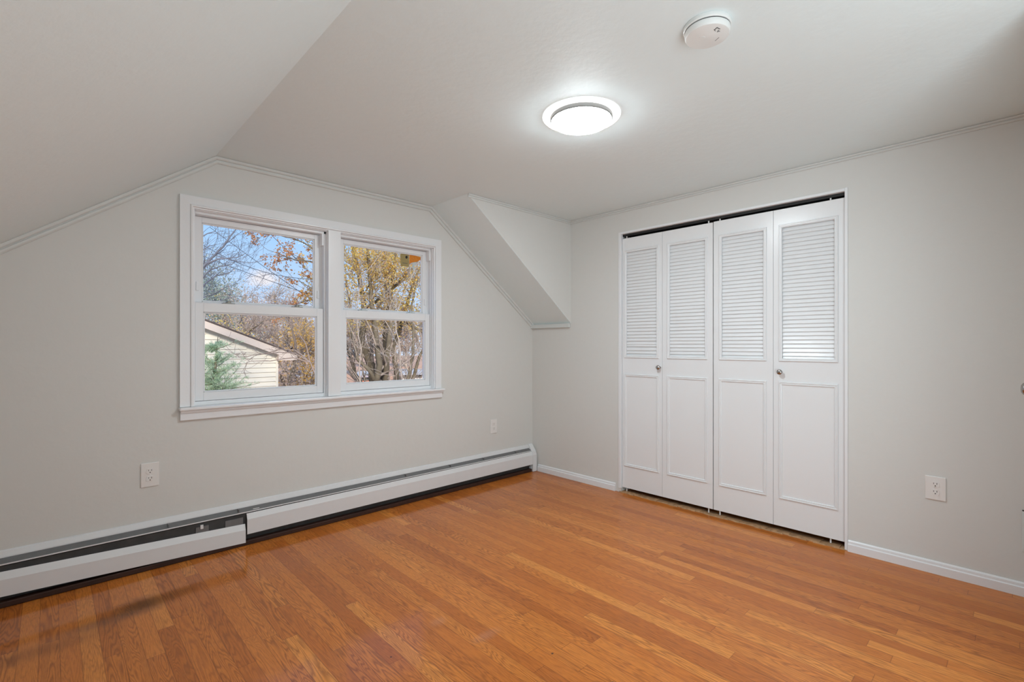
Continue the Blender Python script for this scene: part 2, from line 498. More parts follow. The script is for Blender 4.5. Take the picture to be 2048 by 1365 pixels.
# window casing ----------------------------------------------------
cas = [(0, 0), (0, .016), (-.046, .018), (-.050, .025), (-.058, .025), (-.061, .015), (-.067, .013), (-.067, 0)]
C0, C1, CT = -2.727, -1.032, 1.960
t = MB()
t.sweep([(C1, -B, 0.815), (C1, -B, CT), (C0, -B, CT), (C0, -B, 0.815)], (0, -1, 0), [(-s, o) for s, o in cas][::-1])
t.box((-1.921, -.018, .815), (-1.837, .002, CT - .062), bevel=.002)
struct(t.build('trim_5', M['trim']), 'white casing around the pair of windows', 'trim')
t = MB()
t.box((C0 - .004, -.042, .796), (C1 + .022, .03, .8135), bevel=.005)
t.box((C0 + .002, -.016, .742), (C1 + .010, -.001, .796), bevel=.002)
t.box((C0 + .002, -.026, .782), (C1 + .012, -.001, .796), bevel=.003)
struct(t.build('trim_6', M['trim']), 'white window sill and apron under the pair of windows', 'trim')
# jamb boards inside the openings
t = MB()
for (x0, x1, z0, z1) in (WL, WR):
    t.box((x0, -.001, z0), (x0 + .006, .139, z1)); t.box((x1 - .006, -.001, z0), (x1, .139, z1)); t.box((x0, -.001, z1 - .006), (x1, .139, z1))
    t.box((x0, .03, z0), (x1, .139, z0 + .016))
struct(t.build('trim_7', M['trim']), 'white jamb boards lining the window openings', 'trim')

def rect_path(x0, x1, z0, z1, y): return [(x0, y, z0), (x1, y, z0), (x1, y, z1), (x0, y, z1)]
def window(name, label, op, left_gap, right_gap, pale, latch_x):
    x0, x1, z0, z1 = op[0] + .006, op[1] - .006, op[2] + .014, op[3] - .006
    w = empty(name, ((x0 + x1) / 2, .06, z0), label=label, cat='window', kind='structure')
    inv = Matrix.Translation(-Vector(w.location))
    def fin(mb, nm, m, par, **k):
        bmesh.ops.transform(mb.bm, matrix=inv, verts=mb.bm.verts)
        return mb.build(nm, m, par, **k)
    f = MB()
    f.box((x0, .02, z0), (x0 + left_gap, .12, z1)); f.box((x1 - right_gap, .02, z0), (x1, .12, z1))
    f.box((x0, .02, z1 - .014), (x1, .12, z1)); f.box((x0, .024, z0), (x1, .12, z0 + .022))
    f.box((x1 - right_gap - .008, .064, 1.36), (x1 - right_gap, .070, z1 - .014)); f.box((x1 - right_gap - .012, .024, z1 - .09), (x1 - right_gap, .064, z1 - .014))
    fin(f, 'frame', M['vinyl'], w)
    a, b_ = x0 + left_gap + .002, x1 - right_gap - .002
    def sash(nm, za, zb, yf, yb, rb, rt, gy):
        s = MB(); st = .040
        prof_o = [(0, 0), (0, 1), (1, 1), (1, 0)]
        ia, ib, ja, jb = a + st, b_ - st, za + rb, zb - rt
        s.box((a, yf, za), (ia, yb, zb)); s.box((ib, yf, za), (b_, yb, zb)); s.box((ia, yf, za), (ib, yb, ja)); s.box((ia, yf, jb), (ib, yb, zb))
        # glazing bead, sloped towards the pane
        s.sweep(rect_path(ia, ib, ja, jb, gy), (0, -1, 0), [(0, 0), (0, gy - yf - .003), (.004, gy - yf - .004), (.011, .001), (.011, 0)][::-1], closed=True) if False else None
        for (p, q) in (((ia, gy, ja), (ia + .008, gy - .014, jb)), ((ib - .008, gy, ja), (ib, gy - .014, jb)), ((ia, gy, ja), (ib, gy - .014, ja + .008)), ((ia, gy, jb - .008), (ib, gy - .014, jb))):
            s.box(p, q, bevel=.003)
        so = fin(s, nm, M['vinyl'], w, bevel=.0018)
        g = MB(); g.box((ia - .004, gy, ja - .004), (ib + .004, gy + .004, jb + .004))
        fin(g, 'glass_pane', M['glass'], so)
        return so
    up = sash('upper_sash', 1.345, z1 - .016, .070, .098, .05, .032, .088)
    lo = sash('lower_sash', z0 + .024, 1.386, .030, .062, .046, .052, .050)
    # two sash locks on the meeting rail
    for k in (0.235, 0.775):
        cx = a + (b_ - a) * k
        c = MB()
        c.box((cx - .032, .034, 1.386), (cx + .032, .060, 1.391), bevel=.0015)
        c.lathe([(0, 0), (.014, 0), (.014, .008), (.009, .012), (0, .012)], (cx, .047, 1.391), n=16)
        c.box((cx - .006, .032, 1.399), (cx + .030, .044, 1.404), bevel=.0015)
        fin(c, 'sash_lock', M['lockpale'] if pale else M['lock'], lo)
    # small vent stops on the upper sash stiles
    for cx in (a + .018, b_ - .018):
        c = MB(); c.box((cx - .007, .064, 1.455), (cx + .007, .071, 1.505), bevel=.002)
        fin(c, 'vent_stop', M['vinyl'], up)
    return w
window('window_1', 'left double-hung window, with the garage and blue sky behind it', WL, .005, .011, False, 0)
window('window_2', 'right double-hung window, with the yellow-leaved tree behind it', WR, .013, .003, True, 0)

# closet --------------------------------------------------------------
t = MB()
t.box((-.006, CL[1] - .001, .03), (.03, CL[1] + .021, CL[3] + .012), bevel=.002)
t.box((-.006, CL[0] - .014, .0), (.03, CL[0] + .001, CL[3] + .014), bevel=.002)
t.box((-.0055, CL[0] + .0012, CL[3] - .004), (.03, CL[1] - .0012, CL[3] + .012), bevel=.001)
struct(t.build('trim_8', M['trim']), 'thin white trim edging the closet opening', 'trim')
struct(MB().box((.022, CL[0], 1.996), (.060, CL[1], 2.013)).build('trim_9', M['track']), 'dark track above the closet doors', 'trim')
random.seed(5)
t = MB()
n = 46
pts = []
for i in range(n + 1):
    y = CL[1] + .012 - (CL[1] - CL[0] + .02) * i / n
    pts.append((y, random.uniform(-.012, .0), random.uniform(.004, .010)))
for (y0, e0, h0), (y1, e1, h1) in zip(pts, pts[1:]):
    t.prism([(e0 - .004, y0, 0.0002), (.07, y0, .0002), (.07, y0, h0 * .7), (.012, y0, h0), (e0, y0, h0 * .8)], (e1 * 0, y1 - y0, 0))
struct(t.build('trim_10', M['rawwood']), 'rough bare wood strip across the closet threshold', 'trim')

def leaf(parent, y0, y1, z0, z1, mlo, mhi, knob_y=None):
    """bifold leaf between y0<y1; louver in the top half, raised panel frame below. face at x=.016"""
    xf, xb = .016, .046
    a, b_ = y0 + mlo, y1 - mhi                   # outer edge of the mouldings
    la, lb = 1.062, 1.872                        # louver opening
    s = MB()
    s.box((xf, y0, z0), (xb, y1, la)); s.box((xf, y0, lb), (xb, y1, z1))
    s.box((xf, y0, la), (xb, a + .014, lb)); s.box((xf, b_ - .014, la), (xb, y1, lb))
    p = s.build('panel', M['door'], parent)
    # mouldings
    mprof = [(0, 0), (0, .004), (.003, .008), (.007, .008), (.009, .004), (.013, .004), (.015, .007), (.019, .005), (.020, 0)]
    def mould(za, zb):
        m = MB()
        m.sweep([(xf, a, za), (xf, b_, za), (xf, b_, zb), (xf, a, zb)], (-1, 0, 0), [(-x, o) for x, o in mprof], closed=True)
        return m
    chk = mould(1.048, 1.886); chk.build('molding', M['door'], p)
    mould(.207, .925).build('molding', M['door'], p)
    # slats
    l = MB(); n = 33; pitch = (lb - la) / n
    rnd = random.Random(int(-y0 * 1000))
    for i in range(n):
        z = la + pitch * (i + .5)
        dz = rnd.uniform(-.0012, .0012)
        if parent.name == 'door_1' and y1 > -1.0 and i in (3, 4): dz += .004 * (1 if i == 3 else -.6)
        x_lo, x_hi = xf + .004, xf + .021
        zt, zb_ = z + pitch * .66 + dz, z - pitch * .60 + dz
        l.prism([(x_lo, a + .010, zb_), (x_lo + .0015, a + .010, zb_ - .003), (x_lo + .006, a + .010, zb_), (x_hi, a + .010, zt), (x_hi - .004, a + .010, zt + .003)], (0, b_ - a - .020, 0))
    l.build('louver', M['door'], p)
    if knob_y is not None:
        k = MB()
        k.lathe([(.0, .0), (.0085, .0), (.0085, .003), (.0055, .006), (.0055, .016), (.010, .020), (.0155, .024), (.0165, .029), (.0145, .034), (.008, .0375), (0, .038)], (xf, knob_y, .984), axis=(-1, 0, 0), n=32)
        k.build('knob', M['nickel'], p, smooth=True)
    return p
def pins(parent, ys, z0, z1):
    for y in ys:
        for (za, zb) in ((z1, 2.004), (.006, z0)):
            MB().lathe([(0, za - .004), (.0045, za - .004), (.0045, zb), (0, zb)], (.030, y, 0), n=12).build('pivot_pin', M['plate'], parent)
d1 = empty('door_1', (0, 0, 0), label='left pair of white louvered folding closet doors', cat='door', kind='structure')
d2 = empty('door_2', (0, 0, 0), label='right pair of white louvered folding closet doors', cat='door', kind='structure')
LZ0, LZ1 = .038, 1.978
leaf(d1, -1.3045, -0.966, LZ0, LZ1, .025, .016, knob_y=-1.287)
leaf(d1, -1.679, -1.3065, LZ0, LZ1, .034, .038)
leaf(d2, -2.057, -1.685, LZ0, LZ1 + .003, .037, .036)
leaf(d2, -2.431, -2.059, LZ0, LZ1 + .003, .030, .030, knob_y=-2.102)
pins(d1, (-.995, -1.645), LZ0, LZ1)
pins(d2, (-1.722, -2.36), LZ0, LZ1 + .003)

# door in the front wall, only its knob reaches into view
d3 = empty('door_3', (0, 0, 0), label='white entry door at the right edge of the photo', cat='door', kind='structure')
MB().box((-.981, YF - .045, .008), (-.209, YF - .006, 2.024), bevel=.002).build('slab', M['door'], d3)
KN = MB()
KN.lathe([(0, 0), (.031, 0), (.031, .004), (.020, .010), (.011, .013), (.011, .022), (.017, .027), (.0245, .034), (.0265, .043), (.0245, .052), (.015, .0585), (0, .060)], (-.300, YF - .006, .967), axis=(0, 1, 0), n=40)
KN.build('knob', M['nickel'], d3, smooth=True)

# ------------------------------------------------------------------ things in the room
# ceiling light
LC = Vector((-1.455, -1.720, H))
cl = empty('ceiling_light', LC, label='round flush ceiling light, switched on, with a glowing ring around it', cat='ceiling light')
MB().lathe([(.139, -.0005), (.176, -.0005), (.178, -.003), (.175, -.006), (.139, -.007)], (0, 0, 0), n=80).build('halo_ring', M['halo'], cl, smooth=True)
MB().lathe([(0, -.001), (.1415, -.001), (.1425, -.004), (.1425, -.022), (.140, -.0255), (.134, -.0255), (.134, -.020), (0, -.020)], (0, 0, 0), n=80).build('rim', M['rim'], cl, smooth='auto')
MB().lathe([(.1335, -.021), (.1335, -.027), (.128, -.033), (.11, -.040), (.08, -.046), (.04, -.049), (0, -.050)], (0, 0, 0), n=80).build('diffuser', M['diffuser'], cl, smooth=True)

# smoke detector
SD = Vector((-1.655, -2.404, H))
sd = empty('smoke_detector', SD, label='round white smoke detector on the ceiling right of the lamp', cat='smoke detector')
MB().lathe([(0, -.0005), (.0735, -.0005), (.0745, -.003), (.0745, -.012), (.072, -.015), (.066, -.015), (.066, -.019), (0, -.019)], (0, 0, 0), n=64).build('base', M['detector'], sd, smooth='auto')
MB().lathe([(.064, -.016), (.0705, -.0185), (.0712, -.023), (.0702, -.032), (.067, -.037), (.060, -.0395), (.030, -.0405), (.028, -.0412), (0, -.0412)], (0, 0, 0), n=64).build('cover', M['detector'], sd, smooth='auto')
gr = MB(); gr.lathe([(.0702, -.0155), (.0702, -.0182)], (0, 0, 0), n=64); gr.build('gap_ring', M['greyslot'], sd)
mk = MB()
def dirs(px, py): 
    p = CAM + ray(px, py) * ((H - .0405 - CAM.z) / ray(px, py).z)
    return p - SD
for (p, q, w) in (((1429, 60), (1434, 55), .0012), ((1434, 55), (1440, 58), .0012), ((1435, 62), (1438, 60), .0010), ((1434, 64), (1440, 62), .0012), ((1428, 59), (1431, 62), .0008)):
    a, b_ = dirs(*p), dirs(*q); a.z = b_.z = 0
    d = (b_ - a).normalized(); s = Vector((-d.y, d.x, 0)) * w
    zz = -.0404
    mk.prism([(a + s) + Vector((0, 0, zz)), (b_ + s) + Vector((0, 0, zz)), (b_ - s) + Vector((0, 0, zz)), (a - s) + Vector((0, 0, zz))], (0, 0, -.0006))
mk.build('printed_mark', M['greyslot'], sd)
mk = MB()
a, b_ = dirs(1430, 82), dirs(1438, 75); a.z = b_.z = 0
d = (b_ - a).normalized(); s = Vector((-d.y, d.x, 0)) * .0008
mk.prism([x + Vector((0, 0, -.0392)) for x in (a + s, b_ + s, b_ - s, a - s)], (0, 0, -.0014))
mk.build('test_slot', M['greyslot'], sd)
MB().lathe([(0, -.0411), (.010, -.0411), (.010, -.0421), (0, -.0423)], (-.012, .012, 0), n=24).build('test_button', M['detector'], sd, smooth='auto')

# outlets
def outlet(loc, axis, w, h, label):
    o = empty('wall_outlet', loc, label=label, cat='outlet', group=None)
    if axis == 'x': o.rotation_euler = (0, 0, -math.pi / 2)
    # local: x along the wall, -y out of it
    MB().box((-w / 2, -.006, -h / 2), (w / 2, 0, h / 2), bevel=.0028).build('cover_plate', M['plate'], o)
    for s in (1, -1):
        zc = s * .0195
        r = MB()
        P = [(x, -.0058, zc + z) for x, z in [(.0165 * math.cos(t), max(-.0135, min(.0135, .0172 * math.sin(t)))) for t in (2 * math.pi * i / 28 for i in range(28))]]
        r.prism(P, (0, -.0026, 0))
        ro = r.build('receptacle', M['plate'], o)
        for (sx, sw) in ((-.0062, .0011), (.0062, .0013)):
            MB().box((sx - sw, -.0086, zc + .0005), (sx + sw, -.0083, zc + .0085)).build('slot', M['greyslot'], ro)
        g = MB(); g.prism([(.0026 * math.cos(t), -.0083, zc - .0068 + .0026 * math.sin(t)) for t in (2 * math.pi * i / 12 for i in range(12))], (0, -.0003, 0)); g.build('ground_hole', M['slot'], ro)
    MB().lathe([(0, 0), (.003, 0), (.0026, .0012), (0, .0015)], (0, -.0058, 0), axis=(0, -1, 0), n=12).build('screw', M['plate'], o)
    return o
outlet((-2.8545, -.0005, .476), 'y', .077, .124, 'white duplex outlet low on the window wall, above the open part of the heater')
outlet((-.481, -.0005, .453), 'y', .074, .120, 'small white duplex outlet near the far corner, right of the window')
outlet((-.0005, -2.820, .4285), 'x', .080, .118, 'white duplex outlet on the closet wall, right of the doors')

# register at the right edge
rg = empty('wall_register', (-.001, -3.2 + .03, .296), label='white painted plate at the right edge of the photo above the baseboard', cat='vent')
x = MB()
x.box((-.008, YF + .002 - rg.location.y, -.093), (0, -3.1195 - rg.location.y, .093), bevel=.002)
x.build('frame', M['mould'], rg)
for k in range(3):
    MB().box((-.0095, YF + .003 - rg.location.y, -.06 + k * .05), (-.0075, -3.1225 - rg.location.y, -.052 + k * .05)).build('grille_bar', M['mould'], rg)
MB().box((-.0085, YF + .003 - rg.location.y, .094), (0.0, -3.121 - rg.location.y, .0975)).build('top_gap', M['slot'], rg)

# baseboard heater ---------------------------------------------------
HT = empty('baseboard_heater', (-2.0, -.03, 0), label='long white baseboard heater along the window wall, its left front cover slipped down', cat='heater')
HO = Vector(HT.location)
def hb(mb, nm, m, **k):
    bmesh.ops.transform(mb.bm, matrix=Matrix.Translation(-HO), verts=mb.bm.verts)
    return mb.build(nm, m, HT, **k)
HX0 = XL + .01
x = MB(); x.prism([(HX0, -.001, .004), (HX0, -.012, .004), (HX0, -.012, .203), (HX0, -.016, .206), (HX0, -.016, .212), (HX0, -.009, .234), (HX0, -.001, .238)], (-.03 - HX0, 0, 0))
hb(x, 'back_plate', M['heater'])
x = MB(); x.prism([(HX0, -.013, .209), (HX0, -.012, .206), (HX0, -.046, .1875), (HX0, -.048, .189)], (-.062 - HX0, 0, 0))
for px in (-2.78, -2.45, -1.36, -.96, -.62, -.25):
    x.box((px - .002, -.044, .188), (px + .002, -.016, .208))
hb(x, 'damper', M['steel'])
x = MB(); x.prism([(HX0, -.046, .190), (HX0, -.050, .190), (HX0, -.050, .185), (HX0, -.046, .185)], (-.062 - HX0, 0, 0)); hb(x, 'damper_edge', M['heater'])
x = MB(); x.box((HX0, -.045, .05), (-.075, -.013, .180)); hb(x, 'fin_element', M['fins'])
for bx0, bx1 in ((-2.52, -2.43), (-2.66, -2.60)):
    x = MB(); x.box((bx0, -.050, .075), (bx1, -.046, .162)); hb(x, 'bracket', M['steel'])
x = MB(); x.box((-2.640, -.056, .150), (-2.626, -.050, .172), bevel=.001); hb(x, 'clip', M['heater'])
x = MB(); x.box((-2.375, -.040, .186), (-2.340, -.028, .196), bevel=.002); hb(x, 'damper_clip', M['plate'])
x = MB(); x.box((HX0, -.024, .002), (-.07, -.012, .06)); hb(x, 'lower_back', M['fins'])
x = MB(); x.box((HX0, -.060, .0005), (-.066, -.024, .027), bevel=.004); hb(x, 'shade_strip', mat('painted_shade_brown', (0.035, 0.011, 0.005), rough=.6, vary=.4, bump_scale=20))  # added strip, its colour paints the dark shade band below the covers
def cover(x0, x1, ztop0, ztop1, hgt, nm):
    P = [(-.050, 0), (-.053, .001), (-.0665, -.031), (-.0665, -hgt), (-.058, -hgt - .002), (-.058, -hgt), (-.0645, -hgt + .002), (-.0645, -.031), (-.0515, -.002)]
    x = MB(); bm = x.bm
    a = [bm.verts.new((x0, y, ztop0 + z)) for y, z in P]; b_ = [bm.verts.new((x1, y, ztop1 + z)) for y, z in P]
    k = len(P)
    for i in range(k): bm.faces.new((a[i], a[(i + 1) % k], b_[(i + 1) % k], b_[i]))
    bm.faces.new(a[::-1]); bm.faces.new(b_)
    return x
hb(cover(HX0 + .05, -2.4205, .158 + .036 * (3.39 + HX0 + .05) * -1 + 0, .158 - .036 * (3.39 - 2.4205), .104, ''), 'front_cover', M['heater'])
hb(cover(-2.4125, -.062, .180, .182, .115, ''), 'front_cover', M['heater'])
x = MB(); x.prism([(-.064, -.001, 0.001), (-.064, -.072, .001), (-.064, -.072, .150), (-.064, -.056, .186), (-.064, -.014, .240), (-.064, -.001, .242)], (.050, 0, 0)); hb(x, 'end_cap', M['heater'], bevel=.003)

# stickers left on the glass of the right window ---------------------
M['tan'] = mat('tan_label_paper', srgb(158, 142, 92), rough=0.6, vary=0.08, bump_scale=60)
M['orange'] = mat('orange_label_film', srgb(214, 130, 30), rough=0.5, vary=0.3, bump_scale=70)
M['film'] = mat('torn_pale_film', srgb(196, 205, 205), rough=0.6, vary=0.1, bump_scale=90)
YG = .0868
def gpoly(pts, th=.0006, y=YG):
    mb = MB(); mb.prism([at_y(u, v, y) for u, v in pts], (0, -th, 0)); return mb
lab = gpoly([(801, 505), (818, 509), (818, 534), (801, 532)]).build('window_label', M['tan'])
tag(lab, 'tan rectangular label with a dark round mark on the right window pane', 'label')
e1 = gpoly([(813 + 2.3 * math.cos(t), 514.8 + 3 * math.sin(t)) for t in (2 * math.pi * i / 14 for i in range(14))], .0004, YG - .0007)
e1.build('printed_mark', M['slot'], lab)
gpoly([(805, 525.6), (815, 527), (815, 528), (805, 526.6)], .0004, YG - .0007).build('printed_line', M['greyslot'], lab)
st = gpoly([(818.6, 509), (842, 515), (842, 520), (839, 521), (836, 523), (832, 524.5), (828, 525), (824, 525.5), (821, 527), (818.6, 529)]).build('torn_sticker', M['orange'])
tag(st, 'torn orange sticker in the top right corner of the right window pane', 'sticker')
gpoly([(825, 525.2), (833, 524.4), (832, 530), (829, 533), (831, 537), (827, 541), (824, 534)], .0004).build('residue', M['film'], st)

# ------------------------------------------------------------------ outside
GZ = -3.0
M['ground'] = mat('leaf_litter_ground', srgb(226, 176, 140), rough=0.9, vary=0.25, bump_scale=1.2)
struct(MB().box((-60, .6, GZ - .2), (160, 160, GZ)).build('ground', M['ground']), 'tan leaf-covered ground outside', 'ground')

def leaf_mat(name, cols, transl=0.5, scale=None):
    m = bpy.data.materials.new(name); m.use_nodes = True
    nt = m.node_tree; nt.nodes.clear(); N = nt.nodes.new; L = nt.links.new
    out = N('ShaderNodeOutputMaterial'); mx = N('ShaderNodeMixShader'); mx.inputs[0].default_value = transl
    d = N('ShaderNodeBsdfDiffuse'); t = N('ShaderNodeBsdfTranslucent')
    g = N('ShaderNodeNewGeometry'); r = N('ShaderNodeValToRGB'); e = r.color_ramp.elements
    n = len(cols)
    e[0].position, e[0].color = 0, srgb(*cols[0]); e[1].position, e[1].color = 1, srgb(*cols[-1])
    for i, c in enumerate(cols[1:-1]):
        x = e.new((i + 1) / (n - 1)); x.color = srgb(*c)
    L(g.outputs['Random Per Island'], r.inputs[0]); L(r.outputs[0], d.inputs[0]); L(r.outputs[0], t.inputs[0])
    L(d.outputs[0], mx.inputs[1]); L(t.outputs[0], mx.inputs[2]); L(mx.outputs[0], out.inputs['Surface'])
    return m
M['bark'] = mat('grey_brown_bark', srgb(118, 107, 90), rough=0.9, vary=0.5, bump_scale=7)
M['barkdark'] = mat('dark_bark', srgb(128, 114, 104), rough=0.9, vary=0.3, bump_scale=9)
M['barkpale'] = mat('pale_twig_bark', srgb(176, 161, 148), rough=0.9, vary=0.3, bump_scale=9)
M['barkgrey'] = mat('blue_grey_bark', srgb(122, 123, 132), rough=0.9, vary=0.2, bump_scale=9)
M['orangeleaf'] = leaf_mat('russet_oak_leaves', [(196, 140, 104), (218, 164, 122), (202, 150, 118), (232, 184, 130), (186, 134, 106)])
M['goldleaf'] = leaf_mat('gold_leaves', [(228, 184, 96), (236, 200, 120), (216, 168, 88), (242, 212, 140), (204, 160, 92)])
M['oliveleaf'] = leaf_mat('olive_yellow_leaves', [(228, 200, 112), (244, 220, 134), (212, 186, 108), (250, 230, 146), (236, 190, 132), (206, 184, 120)])
M['brownleaf'] = leaf_mat('brown_leaves', [(206, 186, 174), (220, 198, 178), (198, 180, 174), (226, 202, 168), (212, 186, 170)])
M['needle'] = leaf_mat('blue_green_sprays', [(178, 200, 164), (200, 218, 186), (150, 174, 144), (212, 228, 200), (188, 206, 172)], 0.5)
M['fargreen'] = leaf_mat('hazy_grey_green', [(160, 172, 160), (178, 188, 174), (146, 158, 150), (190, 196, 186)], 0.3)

def rv(rnd): 
    while True:
        v = Vector((rnd.uniform(-1, 1), rnd.uniform(-1, 1), rnd.uniform(-1, 1)))
        if 0.05 < v.length < 1: return v.normalized()

def grow(mb, rnd, p, d, L, r, lev, tips, segs=5, wob=.22, up=.05, kids=(4, 3, 3), spread=.9, sides=5, ratio=.55, rmin=.003):
    """a tapering, wandering branch and its children; anchor points for leaves go to tips"""
    pts, rad, dirs_ = [p.copy()], [r], [d.copy()]
    q, dd = p.copy(), d.copy()
    for i in range(segs):
        dd = (dd + rv(rnd) * wob + UP * up).normalized()
        q = q + dd * (L / segs)
        pts.append(q.copy()); rad.append(max(rmin, r * (1 - .7 * (i + 1) / segs))); dirs_.append(dd.copy())
    mb.tube(pts, rad, sides=max(3, sides))
    if lev == 0:
        tips.extend(pts[2:]); return
    n = kids[min(len(kids) - 1, len(kids) - lev)] if lev <= len(kids) else kids[0]
    for k in range(n):
        i = rnd.randint(max(1, segs // 3), segs)
        nd = (dirs_[i] + rv(rnd) * spread).normalized()
        grow(mb, rnd, pts[i], nd, L * ratio * rnd.uniform(.7, 1.25), rad[i] * .62, lev - 1, tips, max(3, segs - 1), wob, up, kids, spread, sides - 1, ratio, rmin)

def leaves(rnd, anchors, n, size, jit, droop=.3, long=1.5):
    mb = MB(); bm = mb.bm
    for i in range(n):
        c = rnd.choice(anchors) + Vector((rnd.gauss(0, jit), rnd.gauss(0, jit), rnd.gauss(0, jit)))
        a = (rv(rnd) - UP * droop).normalized(); s = a.cross(rv(rnd)).normalized(); nn = a.cross(s)
        l = size * rnd.uniform(.6, 1.3); w = l / long * .5
        A = bm.verts.new(c); B_ = bm.verts.new(c + a * l); P = bm.verts.new(c + a * l * .5 + s * w + nn * w * .5); Q = bm.verts.new(c + a * l * .5 - s * w + nn * w * .5)
        bm.faces.new((A, P, B_)); bm.faces.new((A, B_, Q))
    return mb

def tree(name, label, cat, base, limbs, seed, bark, leafm, nleaf=0, lsize=.08, jit=.1, kids=(4, 3), twig_len=.6, lev=2, group=None, trunk=None, spread=.9, up=.05, twigs=6, rmin=.004, leaf_parts=None, wob=.22, twigm=None):
    """limbs: list of (points, r0, r1): guided limbs in world space, each sprouting twigs. base: where the Empty stands"""
    rnd = random.Random(seed)
    base = Vector(base)
    root = empty(name, base, label=label, cat=cat, group=group)
    inv = Matrix.Translation(-base)
    tips = []
    tm = MB()
    tw = MB() if twigm else tm
    if trunk: tm.tube(trunk[0], trunk[1], sides=8)
    for pts, r0, r1 in limbs:
        P = [Vector(p) for p in pts]
        # smooth the polyline a little
        F = []
        for i in range(len(P) - 1):
            for k in range(3):
                t_ = k / 3; F.append(P[i].lerp(P[i + 1], t_) + rv(rnd) * (P[i + 1] - P[i]).length * .025 * (1 if (i or k) else 0))
        F.append(P[-1])
        n = len(F); R = [r0 + (r1 - r0) * i / (n - 1) for i in range(n)]
        tm.tube(F, R, sides=7)
        tot = sum((b_ - a).length for a, b_ in zip(P, P[1:]))
        for k in range(twigs):
            i = rnd.randint(1, n - 1)
            d = (F[min(i + 1, n - 1)] - F[i - 1]).normalized()
            nd = (d + rv(rnd) * spread).normalized()
            grow(tw, rnd, F[i], nd, twig_len * rnd.uniform(.5, 1.3), max(rmin, R[i] * .5), lev, tips, 5, wob, up, kids, spread, 4, .6, rmin)
    bmesh.ops.transform(tm.bm, matrix=inv, verts=tm.bm.verts)
    tm.build('trunk', bark, root, smooth=True, fix=False)
    if twigm:
        bmesh.ops.transform(tw.bm, matrix=inv, verts=tw.bm.verts)
        tw.build('branchwork', twigm, root, smooth=True, fix=False)
    if nleaf and tips:
        for lm, share, sel in (leaf_parts or [(leafm, 1.0, None)]):
            an = [p for p in tips if sel is None or sel(p)] or tips
            lb = leaves(rnd, an, int(nleaf * share), lsize, jit)
            bmesh.ops.transform(lb.bm, matrix=inv, verts=lb.bm.verts)
            lb.build('foliage', lm, root, fix=False)
    return root

def PX(dep, *uv, dj=0.0):
    out = []
    for i, (u, v) in enumerate(uv): out.append(at_d(u, v, dep + dj * i))
    return out

# --- bare tree left
b0 = at_d(352, 700, 7.9); b0.z = GZ
fork = at_d(368, 640, 7.9)
limbs = [([b0, at_d(360, 760, 7.9), fork], .10, .06),
         ([fork] + PX(7.8, (385, 560), (420, 520), (446, 494), (461, 472), (474, 457), (486, 440)), 0.0252, 0.0049),
         ([fork] + PX(7.4, (390, 552), (412, 528), (436, 518), (458, 517), (476, 515), (492, 506)), 0.0210, 0.0042),
         ([fork] + PX(8.3, (392, 572), (420, 540), (440, 533), (462, 530), (474, 522)), 0.0196, 0.0035),
         ([fork] + PX(7.7, (388, 590), (410, 568), (432, 552), (456, 548), (471, 535)), 0.0182, 0.0035),
         ([fork] + PX(8.0, (380, 540), (398, 505), (420, 492), (440, 488)), 0.0154, 0.0028),
         ([fork] + PX(7.4, (376, 520), (392, 480), (414, 468), (430, 463), (436, 452)), 0.0154, 0.0028),
         ([fork] + PX(8.4, (394, 600), (424, 590), (452, 574), (480, 566)), 0.0140, 0.0028),
         ([fork] + PX(8.1, (394, 612), (430, 606), (468, 594), (500, 590)), 0.0140, 0.0028)]
tree('bare_tree', 'bare grey tree with thin branches reaching in from the left of the left window', 'tree', b0, limbs, 11, M['barkgrey'], None, kids=(3, 2), twig_len=.5, lev=2, twigs=8, spread=.8, rmin=.0022)

# --- russet oak, trunk behind the post between the windows
o0 = at_d(668, 700, 11.0); o0.z = GZ
of = at_d(668, 600, 11.0); ot = at_d(664, 420, 11.0)
limbs = [([o0, at_d(670, 800, 11), of, ot, at_d(660, 330, 11)], .17, .08),
         ([at_d(667, 540, 11)] + PX(10.6, (640, 505), (612, 488), (584, 476), (550, 470), (520, 466), (496, 462)), .024, .004),
         ([at_d(667, 560, 11)] + PX(10.3, (640, 528), (612, 522), (590, 520), (568, 512), (552, 506), (535, 500)), .022, .004),
         ([at_d(668, 620, 11)] + PX(10.8, (645, 590), (624, 578), (606, 566), (590, 560)), .022, .004),
         ([at_d(668, 640, 11)] + PX(11.2, (646, 600), (622, 600), (606, 604), (588, 610)), .020, .004),
         ([at_d(667, 500, 11)] + PX(11.3, (640, 470), (615, 455), (585, 445), (560, 440)), .024, .004),
         ([at_d(666, 520, 11)] + PX(11.5, (645, 480), (625, 470), (600, 462)), .02, .004)]
def cond_gold(p):
    d = p - CAM; return 1024 + FPX * d.dot(RT) / d.dot(FW) > 592
def cond_rus(p): return not cond_gold(p)
tree('oak_tree', 'oak branch with russet leaves hanging in from the right of the left window', 'tree', o0, limbs, 23, M['bark'], M['orangeleaf'], nleaf=3000, lsize=.058, jit=.035,
     kids=(3, 2), twig_len=.42, lev=1, twigs=9, spread=.75, leaf_parts=[(M['orangeleaf'], .72, None), (M['goldleaf'], .28, cond_gold)])

